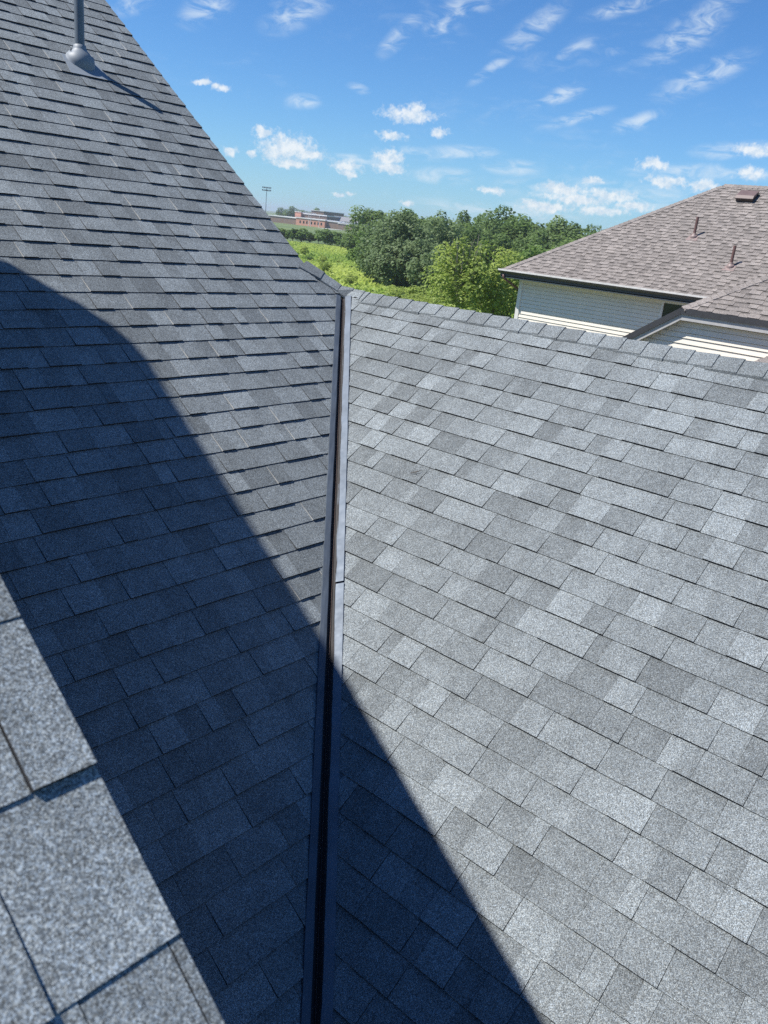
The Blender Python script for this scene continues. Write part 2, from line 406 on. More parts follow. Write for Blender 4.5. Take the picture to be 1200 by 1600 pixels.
def shingle_field(F, par, u_first, u_last, srange, clips, keep, visible, rng, tones=TONES, mat=M_SH, mata=M_SHA, cap=300, jit=1.0, lit_edge=0.0, hbs=(0.0112, 0.0062)):
    L = EXPO + 0.03
    pieces = []
    k = 0; u = u_first
    while u < u_last:
        s0, s1 = srange(u)
        s = s0 - rng.uniform(0, 0.3)
        last = 4; wave = rng.uniform(-.0012, .0012); proud = rng.random() < .5
        while s < s1:
            w = rng.choice([.065, .085, .10, .11, .12, .13, .15, .17, .19, .22])
            ti = rng.choice([i for i in range(len(tones)) if i != last]); last = ti
            proud = not proud if rng.random() < 0.80 else proud
            hb = hbs[0] if proud else hbs[1]
            uo = u + wave + rng.uniform(-.0013, .0013) * jit
            gap = 0.0012
            poly = [(0, 0), (w - gap, 0), (w - gap, L), (0, L)]
            full = True; c2 = poly
            loc = [(a, b, c - a * s - b * uo) for a, b, c in clips] + [(1, 0, s1 - s)]
            for a, b, c in loc:
                if any(a * x + b * y > c for x, y in c2):
                    full = False; c2 = clip(c2, a, b, c)
                    if len(c2) < 3: break
            if len(c2) >= 3 and (max(p[0] for p in c2) - min(p[0] for p in c2)) > .004:
                pieces.append((s, uo, w, hb, full, c2, tones[ti] * rng.uniform(.96, 1.04)))
            s += w
        u += EXPO; k += 1
    ranked = []
    for i, pc in enumerate(pieces):
        s, uo, w, hb, full, c2, tn = pc
        cx = sum(p[0] for p in c2) / len(c2); q = project(fp(F, s + cx, uo + EXPO / 2))
        if q is None or not (-20 < q[0] < 1220 and -20 < q[1] < 1620) or not visible(q): continue
        qs = [project(fp(F, s + p[0], uo + min(p[1], EXPO))) for p in c2]
        if any(x is None for x in qs): continue
        ar = abs(sum(qs[j][0] * qs[(j + 1) % len(qs)][1] - qs[(j + 1) % len(qs)][0] * qs[j][1] for j in range(len(qs)))) / 2
        ranked.append((-ar, i))
    ranked.sort(); single = set(i for _, i in ranked[:cap])
    stuff = MB()
    rot = Matrix((F[1], F[2], F[3])).transposed()
    for i, (s, uo, w, hb, full, c2, tn) in enumerate(pieces):
        ck = hb > .0065 and rng.random() < lit_edge
        if i in single:
            if full:
                key = (w, hb, ck, mat.name)
                if key not in _shared: _shared[key] = piece_mesh(*piece_geo(c2, hb, L, ck), (mat, M_EDGE, M_LITEDGE))
                me = _shared[key]
            else:
                me = piece_mesh(*piece_geo(c2, hb, L, ck), (mat, M_EDGE, M_LITEDGE))
            o = bpy.data.objects.new('shingle', me); COL.objects.link(o); o.parent = par
            mw = (rot @ Matrix.Rotation(math.radians(rng.uniform(-.12, .12)), 3, 'Z')).to_4x4(); mw.translation = fp(F, s, uo)
            o.matrix_basis = mw; o.color = (tn, tn, tn, 1)
        else:
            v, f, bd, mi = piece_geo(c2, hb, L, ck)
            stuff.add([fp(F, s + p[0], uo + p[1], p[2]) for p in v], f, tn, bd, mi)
    if stuff.v:
        o = stuff.build('shingles', mata, par, more=(M_EDGE, M_LITEDGE)); o['kind'] = 'stuff'
    return len(pieces)

VM = 0.032
vis_l = lambda q: q[1] < 890 + 2.03 * max(q[0], 0)
kl = TL / T * CPL; kr = T / TL * CP
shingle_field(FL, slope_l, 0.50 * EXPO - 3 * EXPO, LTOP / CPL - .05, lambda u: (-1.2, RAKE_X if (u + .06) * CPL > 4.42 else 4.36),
              [(1, -kl, VOFF - VM * math.hypot(1, kl))], None, vis_l, RNG, cap=300, lit_edge=.28)
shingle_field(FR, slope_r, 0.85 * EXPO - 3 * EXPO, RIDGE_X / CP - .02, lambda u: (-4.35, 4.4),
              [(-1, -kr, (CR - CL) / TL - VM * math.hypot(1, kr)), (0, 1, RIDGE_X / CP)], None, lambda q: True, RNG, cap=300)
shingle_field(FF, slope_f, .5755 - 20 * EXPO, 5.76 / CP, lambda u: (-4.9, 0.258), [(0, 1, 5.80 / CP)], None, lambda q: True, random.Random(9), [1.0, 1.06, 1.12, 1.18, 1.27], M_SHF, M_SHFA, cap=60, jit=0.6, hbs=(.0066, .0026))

# far and rear slopes, walls
def ridge_cap(near, crest, far, name='ridge_cap'):
    """near, crest, far = ((tucked end), (exposed end)) pairs"""
    vs = []; fs = []
    lift = (0.004, 0.0125)
    for i in (0, 1):
        n, c, f = Vector(near[i]), Vector(crest[i]), Vector(far[i]); up = Vector((0, 0, lift[i]))
        nn = ((n - c).cross(Vector((0, 1, 0)))).normalized(); nn = nn if nn.z > 0 else -nn
        m1 = c.lerp(n, .18); m2 = c.lerp(f, .18); cc = c - Vector((0, 0, .004))
        vs += [n + up, m1 + up, cc + up, m2 + up, f + up]
        vs += [n - Vector((0, 0, .004)), f - Vector((0, 0, .004))]
    for j in range(4): fs.append((j, j + 1, 7 + j + 1, 7 + j))
    fs.append((0, 7, 12, 5)); fs.append((4, 6, 13, 11)); fs.append((7, 8, 9, 10, 11, 13, 12))
    return fs, vs

def put_cap(near, crest, far, tone, share=None):
    fs, vs = ridge_cap(near, crest, far)
    o = mesh('ridge_cap', vs, fs, M_SH, house, False); o.color = (tone, tone, tone, 1)
    return o

nz = lambda x: T * x + CR
rc = random.Random(4)
y = -4.3
while y < 3.95:
    y1 = y + EXPO
    j0 = rc.uniform(-.004, .004); ns = [(4.352 + j0, yy, nz(4.352 + j0) + .010) for yy in (y1 + .03, y)]
    cs = [(RIDGE_X, yy, RIDGE_Z + .012) for yy in (y1 + .03, y)]
    fs_ = [(RIDGE_X * 2 - 4.352, yy, nz(4.352) + .010) for yy in (y1 + .03, y)]
    put_cap(ns, cs, fs_, rc.choice([.85, .95, 1.0, 1.05, 1.12]))
    y = y1
lz = lambda y, h: TL * y + CL + h
BEND = [((4.352, y, nz(4.352) + .010), (4.438, y, RIDGE_Z + .012)),
        ((4.366, 4.085, nz(4.366) + .011), (4.446, 4.105, RIDGE_Z + .014)),
        ((4.395, 4.215, lz(4.215, .008)), (4.460, 4.232, RIDGE_Z + .018)),
        ((4.345, 4.285, lz(4.285, .010)), (4.425, 4.325, lz(4.325, .022))),
        ((4.266, 4.385, lz(4.385, .011)), (4.350, 4.435, lz(4.435, .020))),
        ((4.165, 4.478, lz(4.478, .011)), (4.285, 4.53, lz(4.53, .016)))]
for i in range(len(BEND) - 1):
    (n0, c0), (n1, c1) = BEND[i], BEND[i + 1]
    n1b = tuple(Vector(n1).lerp(Vector(n0), -.15)); c1b = tuple(Vector(c1).lerp(Vector(c0), -.15))
    far = [tuple(Vector(c) + Vector((.085, .01, -.075))) for c in (c1b, c0)]
    put_cap([n1b, n0], [c1b, c0], far, rc.choice([.85, .95, 1.05]))

rear = MB()
rear.add([(RIDGE_X, -4.4, RIDGE_Z), (RIDGE_X, 4.5, RIDGE_Z), (9.1, 4.5, RIDGE_Z - T * 4.66), (9.1, -4.4, RIDGE_Z - T * 4.66)], [(0, 3, 2, 1)], 0.95)
ro = rear.build('rear_slope', M_SHA, house)
LZ = TL * LTOP + CL
rear = MB(); rear.add([(-6, LTOP, LZ), (RAKE_X, LTOP, LZ), (RAKE_X, 16.9, LZ - T * 8.5), (-6, 16.9, LZ - T * 8.5)], [(0, 1, 2, 3)], 0.95)
rear.build('rear_slope', M_SHA, house)
yy = -5.95
b = MB()
b.prism([(-6, LTOP - .14, LZ - .09), (-6, LTOP, LZ + .02), (-6, LTOP + .14, LZ - .09), (-6, LTOP, LZ - .03)], (RAKE_X + 6, 0, 0)); 
o = b.build('main_ridge_cap', M_SH, house); o.color = (1, 1, 1, 1)
# walls of the house
w = MB()
w.box(0.2, 8.7, -4.1, 4.3, 0, CR - .35)
w.prism([(0.25, -4.1, CR - .4), (RIDGE_X, -4.1, RIDGE_Z - .06), (8.7, -4.1, CR - .4)], (0, .12, 0))
w.prism([(4.3, 4.3, CR - .4), (RIDGE_X, 4.3, RIDGE_Z - .06), (8.7, 4.3, CR - .4)], (0, .12, 0))
w.build('wall', M_OWN, house)
w = MB(); w.box(-6, 3.95, .1, 16.6, 0, CL - .05)
w.prism([(3.95, .4, CL - .05), (3.95, 16.4, CL - .05), (3.95, LTOP, LZ - .1)], (-.12, 0, 0))
w.build('wall', M_OWN, house)
# rake boards
b = MB(); b.prism([(RAKE_X - .03, 4.46, TL * 4.46 + CL - .035), (RAKE_X - .03, LTOP, LZ - .035), (RAKE_X - .03, LTOP, LZ - .22), (RAKE_X - .03, 4.46, TL * 4.46 + CL - .22)], (.02, 0, 0)); b.build('rake_board', M_OWN, house)
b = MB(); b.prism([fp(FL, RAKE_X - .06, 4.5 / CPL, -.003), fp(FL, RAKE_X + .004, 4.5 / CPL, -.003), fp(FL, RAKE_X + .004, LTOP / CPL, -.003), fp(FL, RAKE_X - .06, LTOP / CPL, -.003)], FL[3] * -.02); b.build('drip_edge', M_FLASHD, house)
# body of the upper roof: unseen peak and plumb rear face, shaped to cast the bent shadow edge
prof = [(-2.0, T * -1.95 + CF - .03), (5.60, T * 5.60 + CF - .03), (5.74, 3.395 + H), (5.86, 3.455 + H), (5.93, 3.42 + H), (5.97, 3.30 + H), (5.99, 3.0 + H), (6.0, 2.0 + H), (6.02, .6 + H), (-1.9, -6.4 + H)]
b = MB(); b.prism([(-4.95, p[0], p[1]) for p in prof], (5.0 + .16, 0, 0)); b.build('upper_wall', M_OWN, house)
edge = prof[:8]
b = MB()
for i in range(1, len(edge) - 1 + 1):
    p, q = edge[i - 1], edge[i]
    d = Vector((0, q[0] - p[0], q[1] - p[1])).normalized(); n = Vector((0, -d.z, d.y))
    b.prism([(.205, p[0], p[1]), (.205, q[0], q[1]), tuple(Vector((.205, q[0], q[1])) - n * .16), tuple(Vector((.205, p[0], p[1])) - n * .16)], (.035, 0, 0))
b.build('rake_board', M_OWN, house)
b = MB()
for i in range(2, len(edge)):
    p, q = edge[i - 1], edge[i]
    b.prism([(-4.95, p[0], p[1] + .02), (-4.95, q[0] + .02, q[1] + .02), (-4.95, q[0] + .02, q[1] - .01), (-4.95, p[0], p[1] - .01)], (5.208, 0, 0))
o = b.build('upper_cap', M_SH, house); o.color = (1, 1, 1, 1)

# open valley: two folded metal flanges with a dark channel between them
def vp(side, d, h, y):
    """point beside the valley line at plan position y; d = distance up the slope plane, h = height above it"""
    c = Vector((vx(y), y, TL * y + CL)); v = Vector((TL / T, 1, TL)).normalized()
    n = FL[3] if side < 0 else FR[3]
    w_ = v.cross(n).normalized()
    lat = Vector((1, -1, 0)).normalized()
    if w_.dot(lat) * side < 0: w_ = -w_
    return c + w_ * d + n * h

def flange(name, side, y0, y1, prof, mat, par=None, wob=0.0, seed=0):
    r = random.Random(seed); n = max(2, int((y1 - y0) / .06)); vs = []; fs = []; m = len(prof)
    for i in range(n + 1):
        yy = y0 + (y1 - y0) * i / n
        for j, (d, h) in enumerate(prof):
            vs.append(vp(side, d + (r.uniform(-wob, wob)), h + r.uniform(-wob, wob) * .6, yy))
    for i in range(n):
        for j in range(m - 1): fs.append((i * m + j, i * m + j + 1, (i + 1) * m + j + 1, (i + 1) * m + j))
    return mesh(name, vs, fs, mat, par or house, False)

YV0, YV1 = -0.35, 4.235
PL = [(.062, .003), (.061, .0150), (.044, .0165), (.031, .0172), (.0265, .0160), (.0250, .008), (.0245, .0)]
PR = [(.069, .003), (.068, .0150), (.046, .0165), (.027, .0172), (.0220, .0160), (.0205, .008), (.0200, .0)]
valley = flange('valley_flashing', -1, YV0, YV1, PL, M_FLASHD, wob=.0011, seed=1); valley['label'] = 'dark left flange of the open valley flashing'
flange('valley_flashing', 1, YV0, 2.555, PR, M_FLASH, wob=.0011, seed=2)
flange('valley_flashing', 1, 2.563, YV1, [(d * .97, h + .001) for d, h in PR], M_FLASH, wob=.0011, seed=3)
ch = MB()
n = 60; vs = []; fs = []
for i in range(n + 1):
    yy = YV0 + (YV1 - YV0) * i / n
    vs += [vp(-1, .04, .001, yy), vp(-1, .0, -.003, yy), vp(1, .04, .001, yy)]
for i in range(n):
    for j in range(2): fs.append((i * 3 + j, i * 3 + j + 1, i * 3 + j + 4, i * 3 + j + 3))
mesh('valley_channel', vs, fs, M_CHAN, house)
rs = random.Random(8)
vs = []; fs = []; n = 420; wv = .004
for i in range(n + 1):
    yy = YV0 + (YV1 - YV0) * i / n; wv = min(.0075, max(.001, wv + rs.uniform(-.0016, .0016)))
    vs += [vp(1, .0212, .0172, yy), vp(1, .0225 + wv, .0186, yy)]
for i in range(n): fs.append((2 * i, 2 * i + 1, 2 * i + 3, 2 * i + 2))
mesh('sealant', vs, fs, M_CHAN, house)
ch = MB()
pts = [vp(-1, .0035, .006 + rs.uniform(-.001, .001), YV0 + (YV1 - YV0) * i / 80) for i in range(81)]
ch.tube(pts, 0.0012, 5); ch.build('seam', M_RUST, house)

# plumbing vent on the left slope
def vent(par, base, n, r, h, mat, matb, flange_size=.17, cone=.085, name='vent_pipe'):
    base = Vector(base); b = MB(); b.tube([base - Vector((0, 0, .1)), base + Vector((0, 0, h))], r, 20, False)
    top = base + Vector((0, 0, h))
    b.tube([top, top - Vector((0, 0, .06))], r * .86, 20, True)
    # annular rim
    vs = []; fs = []
    for j in range(20):
        a = 2 * math.pi * j / 20
        vs += [top + Vector((math.cos(a) * r, math.sin(a) * r, 0)), top + Vector((math.cos(a) * r * .86, math.sin(a) * r * .86, 0))]
    for j in range(20): fs.append((2 * j, 2 * ((j + 1) % 20), 2 * ((j + 1) % 20) + 1, 2 * j + 1))
    b.add(vs, fs)
    p = b.build(name, mat, par, True)
    # boot: a cone that springs from a flat flange lying on the shingles
    bt = MB(); seg = 28; n = Vector(n); rings = []
    a1 = n.cross(Vector((0, 0, 1))).normalized(); a2 = n.cross(a1).normalized()
    spec = [(cone * 1.22, .012), (cone * 1.12, .03), (cone * .98, .06)]
    for rad, hh in spec:
        rings.append([base + n * hh + (a1 * math.cos(2 * math.pi * j / seg) + a2 * math.sin(2 * math.pi * j / seg)) * rad for j in range(seg)])
    for rad, hh in ((cone * .82, cone * .70), (cone * .60, cone * .92), (r * 1.35, cone * 1.06), (r * 1.28, cone * 1.30), (r * 1.02, cone * 1.34)):
        rings.append([base + Vector((math.cos(2 * math.pi * j / seg) * 1.0, math.sin(2 * math.pi * j / seg), 0)) * 0 + Vector((0, 0, hh)) + (Vector((a1.x, a1.y, 0)).normalized() * math.cos(2 * math.pi * j / seg) + Vector((a2.x, a2.y, 0)).normalized() * math.sin(2 * math.pi * j / seg)) * rad for j in range(seg)])
    vs = [v for rg in rings for v in rg]; fs = []
    for i in range(len(rings) - 1):
        for j in range(seg): fs.append((i * seg + j, i * seg + (j + 1) % seg, (i + 1) * seg + (j + 1) % seg, (i + 1) * seg + j))
    bt.add(vs, fs)
    bt.build('pipe_boot', matb, p, True)
    fl = MB(); s = flange_size
    fl.prism([base + a1 * x * s + a2 * yy_ * s + n * .0125 for x, yy_ in ((-.8, -.3), (.8, -.3), (1, 1.15), (-1, 1.15))], n * -.003)
    fl.build('boot_flange', matb, p)
    return p
vb = Vector((3.49, 6.27, TL * 6.27 + CL))
vent(house, vb, FL[3], .034, .54, M_PVC, M_BOOT, .16, .088)

# ------------------------------------------------------------------ debris on the right slope
b = MB(); c = Vector(fp(FR, -2.614, 3.367 / CP, .016))
A_, B_, N_ = FR[1], FR[2], FR[3]
b.tube([c - A_ * .028 - B_ * .012, c - A_ * .008 - B_ * .002 + N_ * .004, c + A_ * .012 + B_ * .010 + N_ * .005, c + A_ * .022 + B_ * .026 + N_ * .006], [.0016, .0026, .0022, .0012], 6)
b.tube([c + N_ * .003, c + A_ * .014 - B_ * .006 + N_ * .004], [.0014, .0008], 5)
tag(b.build('twig', M_BARK), 'tiny dark twig lying on the sunlit shingle slope beside the valley', 'twig')

# ------------------------------------------------------------------ neighbouring house
NB = thing('neighbour_house', 'two storey cream sided house with a brown hip roof', 'house', (24, 6, 0))
NM = 0.69; NX, NZ = 20.12, -0.95 + H; NYC = 13.46; NRX = 24.2; NRZ = NZ + NM * (NRX - NX); NRY = 9.28
WX, WYC = 15.10, 6.08                          # projecting wing: eave line and hip corner
npn = Vector((-NM, 0, 1)).normalized()
ncp = 1 / math.hypot(1, NM)
def main_p(y, x, h=0): return Vector((x, y, NZ + NM * (x - NX))) + npn * h

def neigh_field(name, F, u1, srange, clips, par, seed, w=(0.11, .16, .2, .26)):
    """joined shingles of a far slope"""
    r = random.Random(seed); L = EXPO + .025; st = MB(); u = 0.0
    while u < u1:
        s0, s1 = srange; s = s0 - r.uniform(0, .3); proud = True
        while s < s1:
            ww = r.choice(w); proud = not proud
            hb = .016 if proud else .006
            poly = [(s, u), (s + ww - .002, u), (s + ww - .002, u + L), (s, u + L)]
            for a, b_, c in clips:
                poly = clip(poly, a, b_, c)
                if len(poly) < 3: break
            if len(poly) >= 3:
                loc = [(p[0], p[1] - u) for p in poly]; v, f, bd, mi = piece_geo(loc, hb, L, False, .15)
                tn = r.choice([.9, .97, 1.02, 1.1]) if proud else r.choice([.76, .85, .93])
                st.add([fp(F, p[0], p[1] + u, p[2]) for p in v], f, tn, bd, mi)
            s += ww
        u += EXPO
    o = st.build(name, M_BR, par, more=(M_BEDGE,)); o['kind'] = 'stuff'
    return o

F1 = (Vector((NX, 0, NZ)), Vector((0, -1, 0)), Vector((ncp, 0, NM * ncp)), npn)
def deck(name, poly, th=.03):
    b = MB(); a = Vector(poly[1]) - Vector(poly[0]); c = Vector(poly[2]) - Vector(poly[0]); n = a.cross(c).normalized(); n = n if n.z > 0 else -n
    b.prism([Vector(p) - n * .004 for p in poly], n * -th); return b.build(name, M_BRO, NB)
hk = (NYC - NRY) / (NRX - NX)
d1 = deck('roof_slope', [(NX, NYC, NZ), (NRX, NRY, NRZ), (NRX, -3, NRZ), (NX, -3, NZ)])
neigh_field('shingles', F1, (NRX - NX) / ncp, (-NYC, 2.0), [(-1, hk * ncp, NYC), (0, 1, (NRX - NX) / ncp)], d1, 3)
b2x = 2 * NRX - NX
d2 = deck('roof_slope', [(NX, NYC, NZ), (b2x, NYC, NZ), (NRX, NRY, NRZ)]); d2.color = (1, 1, 1, 1); d1.color = (.8, .8, .8, 1)
d3 = deck('roof_slope', [(b2x, NYC, NZ), (b2x, -3, NZ), (NRX, -3, NRZ), (NRX, NRY, NRZ)]); d3.color = (1, 1, 1, 1)
def hip_caps(p0, p1, na, nb, par, first, step=EXPO, wd=.13):
    """folded cap pieces along a hip or ridge from p0 up to p1; na, nb = directions down each side"""
    p0, p1 = Vector(p0), Vector(p1); d = (p1 - p0); n = int(d.length / step); d.normalize(); r = random.Random(first)
    for i in range(n):
        vs = []
        for k, (dist, lift) in enumerate(((i * step, .030), ((i + 1.2) * step, .016))):
            c = p0 + d * dist; up = Vector((0, 0, lift))
            vs += [c + Vector(na) * wd + up, c + up + Vector((0, 0, .006)), c + Vector(nb) * wd + up, c + Vector(na) * wd + up * .2, c + Vector(nb) * wd + up * .2]
        fs = [(0, 1, 6, 5), (1, 2, 7, 6), (0, 5, 8, 3), (2, 4, 9, 7), (0, 3, 4, 2, 1)]
        o = mesh('hip_cap', vs, fs, M_BRO, par); t_ = r.uniform(.85, 1.1); o.color = (t_, t_, t_, 1)
dn_front = Vector((-ncp, 0, -NM * ncp)); dn_left = Vector((0, ncp, -NM * ncp))
na = (Vector((0, -1, 0)) + Vector((0, 0, 0))).normalized(); 
hipd = Vector((NRX - NX, NRY - NYC, NRZ - NZ)).normalized()
sideA = (npn.cross(hipd)).normalized(); sideA = sideA if sideA.dot(Vector((-1, -1, 0))) > 0 else -sideA
nl2 = Vector((0, NM, 1)).normalized(); sideB = nl2.cross(hipd).normalized(); sideB = sideB if sideB.dot(Vector((1, 1, 0))) > 0 else -sideB
hip_caps((NX, NYC, NZ), (NRX, NRY, NRZ), sideA, sideB, NB, 1)
hip_caps((NRX, NRY, NRZ), (NRX, 3, NRZ), dn_front, Vector((ncp, 0, -NM * ncp)), NB, 2)

# walls with lap siding boards
WALLX = NX + .45; WALLY = NYC - .41
b = MB(); b.box(WALLX + .02, b2x - .45, -2.6, WALLY - .02, 0, NZ - .12); b.build('wall', M_SIDE, NB)
LAP = 0.1016
lap_me = {}
def lap_board(x, y0, y1, z, par, clipz=None):
    """one lap of siding facing -x: slightly tilted board with a drip edge"""
    h = LAP - .013
    vs = [(x - .021, y0, z), (x - .021, y1, z), (x - .004, y1, z + h), (x - .004, y0, z + h), (x + .011, y0, z), (x + .011, y1, z), (x + .011, y1, z + h), (x + .011, y0, z + h)]
    fs = [(3, 2, 1, 0), (1, 5, 4, 0), (2, 3, 7, 6)]
    return mesh('siding_board', vs, fs, M_SIDE, par)
wall_main = MB(); wall_main.add([(WALLX + .012, -2.6, 0), (WALLX + .012, WALLY - .03, 0), (WALLX + .012, WALLY - .03, NZ - .2), (WALLX + .012, -2.6, NZ - .2)], [(0, 3, 2, 1)])
wm = wall_main.build('wall_sheathing', M_SIDE, NB)
z = 0.15; proto = None
WINY0, WINY1, WINZ0, WINZ1 = 7.72, 8.74, NZ - 1.55, NZ - .26
while z < NZ - .30:
    inwin = z + LAP > WINZ0 - .05 and z < WINZ1 + .02
    segs = [(-2.6, WALLY - .1)] if not inwin else [(-2.6, WINY0 - .07), (WINY1 + .07, WALLY - .1)]
    for y0, y1 in segs: lap_board(WALLX, y0, y1, z, wm)
    z += LAP
b = MB(); b.box(WALLX - .03, WALLX + .02, WALLY - .1, WALLY + .02, 0, NZ - .2); b.build('corner_trim', M_TRIM, NB)
b = MB(); b.box(WALLX - .02, WALLX + .01, -2.6, WALLY - .1, NZ - .27, NZ - .19); b.build('frieze_board', M_SIDE, NB)
# window
b = MB(); wx = WALLX - .035
b.box(wx, wx + .05, WINY0 - .07, WINY1 + .07, WINZ1 - .005, WINZ1 + .065); b.box(wx, wx + .05, WINY0 - .07, WINY1 + .07, WINZ0 - .065, WINZ0 + .005)
b.box(wx + .001, wx + .049, WINY1 - .005, WINY1 + .069, WINZ0, WINZ1); b.box(wx + .001, wx + .049, WINY0 - .069, WINY0 + .005, WINZ0, WINZ1); b.box(wx + .01, wx + .045, (WINY0 + WINY1) / 2 - .025, (WINY0 + WINY1) / 2 + .025, WINZ0, WINZ1)
wf = b.build('window', M_TRIM, NB)
b = MB(); b.box(wx + .025, wx + .03, WINY0, WINY1, WINZ0, WINZ1); b.build('pane', M_GLASS, wf)
# gutter along the eave (rolled lip coloured as sunlit, face coloured as shaded), soffit
def gutter_y(x, y0, y1, z, par, lip=M_LIP, face=M_GUT):
    b = MB(); pr = [(x - .015, z - .005), (x - .10, z - .005), (x - .10, z - .03), (x - .075, z - .05), (x - .045, z - .09), (x - .015, z - .09)]
    b.prism([(p[0], y0, p[1]) for p in pr], (0, y1 - y0, 0)); gobj = b.build('gutter', face, par)
    b = MB(); b.box(x - .112, x - .082, y0 - .01, y1 + .01, z - .018, z + .026); b.build('gutter_lip', lip, gobj)
    return gobj
gutter_y(NX, WYC + .2, NYC + .02, NZ + .01, NB)
b = MB(); b.box(NX - .015, NX + .01, -3, NYC, NZ - .14, NZ - .008); b.build('fascia', M_GUT, NB)
b = MB(); b.box(NX + .01, WALLX + .02, -3, NYC - .02, NZ - .19, NZ - .165); b.build('soffit', M_SOF, NB)
b = MB(); b.box(NX + .02, b2x, NYC - .012, NYC + .008, NZ - .17, NZ - .008); b.build('fascia', M_GUT, NB)
b = MB(); b.box(WALLX + .03, b2x - .4, WALLY, NYC - .02, NZ - .189, NZ - .166); b.build('soffit', M_SOF, NB)
b = MB(); b.tube([(NX - .04, NYC - .12, NZ - .11), (NX - .03, NYC - .14, NZ - .2), (WALLX + .10, WALLY + .07, NZ - .50), (WALLX + .12, WALLY + .06, NZ - .62), (WALLX + .12, WALLY + .06, .2)], .032, 8); b.build('downspout', M_BPIPE, NB, True)
# vents on the main slope
for (vx, vy, hh) in ((22.10, 8.98, .50), (21.20, 7.55, .50)):
    vent(NB, (vx, vy, NZ + NM * (vx - NX)), npn, .036, hh, M_BPIPE, M_BPIPE if False else plain_mat('boot_pale', (.24, .18, .165), .5), .15, .075)
b = MB(); bc = main_p(8.42, 23.72); ax, ay, an = Vector((ncp, 0, NM * ncp)), Vector((0, 1, 0)), npn
b.prism([bc + ax * p + an * q - ay * .22 for p, q in ((-.2, .0), (-.2, .11), (-.12, .14), (.2, .09), (.2, 0))], ay * .44)
bv = b.build('box_vent', M_VENT, NB)
b = MB(); b.prism([bc + ax * p + an * q - ay * .235 for p, q in ((-.225, .105), (-.225, .128), (-.125, .158), (.21, .106), (.21, .09))], ay * .47); b.build('vent_lid', plain_mat('vent_lid', (.13, .09, .083), .5), bv)
b = MB(); b.box(23.0, 23.4, 8.2, 8.6, NZ, NZ + .1) 

# projecting wing: hip corner, long left slope running down past the eave as a rake
AP = (WX + 3.58, WYC - 3.58, NZ + NM * 3.58)
wz = lambda y: NZ + NM * (WYC - y)
YL = 9.4
d4 = deck('roof_slope', [(WX, WYC, NZ), AP, (WX, WYC - 7.16, NZ)]); d4.color = (.85, .85, .85, 1)
F2 = (Vector((WX, 0, NZ)), Vector((0, -1, 0)), Vector((ncp, 0, NM * ncp)), npn)
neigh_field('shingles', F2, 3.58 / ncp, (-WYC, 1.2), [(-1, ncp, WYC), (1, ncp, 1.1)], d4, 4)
nlf = Vector((0, NM, 1)).normalized()
d5 = deck('roof_slope', [(WX, WYC, NZ), AP, (AP[0] + 5, AP[1], AP[2]), (NX, WYC, NZ), (WALLX + .1, WYC, NZ), (WALLX + .1, YL, wz(YL)), (WX, YL, wz(YL))]); d5.color = (.85, .85, .85, 1)
F3 = (Vector((0, YL, wz(YL))), Vector((-1, 0, 0)), Vector((0, -ncp, NM * ncp)), nlf)
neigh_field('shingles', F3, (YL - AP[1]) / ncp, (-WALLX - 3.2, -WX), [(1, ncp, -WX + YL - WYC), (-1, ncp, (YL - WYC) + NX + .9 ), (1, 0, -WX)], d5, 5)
h2 = (Vector(AP) - Vector((WX, WYC, NZ))).normalized()
sA = npn.cross(h2).normalized(); sA = sA if sA.dot(Vector((-1, -1, 0))) > 0 else -sA
sB = nlf.cross(h2).normalized(); sB = sB if sB.dot(Vector((1, 1, 0))) > 0 else -sB
hip_caps((WX, WYC, NZ), AP, sA, sB, NB, 5)
# wing wall, boards cut to the rake
WWX = WX + .14
b = MB(); b.prism([(WWX + .012, -1.1, 0), (WWX + .012, YL - .3, 0), (WWX + .012, YL - .3, wz(YL - .3) - .12), (WWX + .012, WYC + .1, NZ - .16), (WWX + .012, -1.1, NZ - .16)], (WALLX - WWX - .05, 0, 0)); ww = b.build('wall', M_SIDE, NB)
z = 0.15
while z < NZ - .28:
    ytop = min(YL - .35, WYC + (NZ - .18 - (z + LAP)) / NM)
    if z + LAP > NZ - .2: break
    lap_board(WWX, -1.1, ytop, z, ww); z += LAP
# front eave: dark drip, pale fascia; the same pair follows the rake down
b = MB(); b.box(WX - .05, WX + .03, WYC - 7.16, WYC + .02, NZ - .10, NZ + .004); b.build('gutter', M_GUT, NB)
b = MB(); b.box(WX - .02, WX + .03, WYC - 7.16, WYC + .01, NZ - .205, NZ - .10); b.build('fascia', M_FASC, NB)
b = MB(); b.box(WX + .03, WWX, WYC - 7.16, WYC, NZ - .20, NZ - .175); b.build('soffit', M_SOF, NB)
def rake_strip(x0, x1, h0, h1, name, mat):
    b = MB(); b.prism([(x0, WYC - .02, NZ + h0), (x0, YL, wz(YL) + h0), (x0, YL, wz(YL) + h1), (x0, WYC - .02, NZ + h1)], (x1 - x0, 0, 0)); return b.build(name, mat, NB)
rake_strip(WX - .052, WX + .02, .022, -.105, 'rake_trim', M_GUT)
rake_strip(WX - .022, WX + .028, -.105, -.215, 'rake_board', M_FASC)
rake_strip(WX + .028, WWX + .01, -.17, -.20, 'soffit', M_SOF)

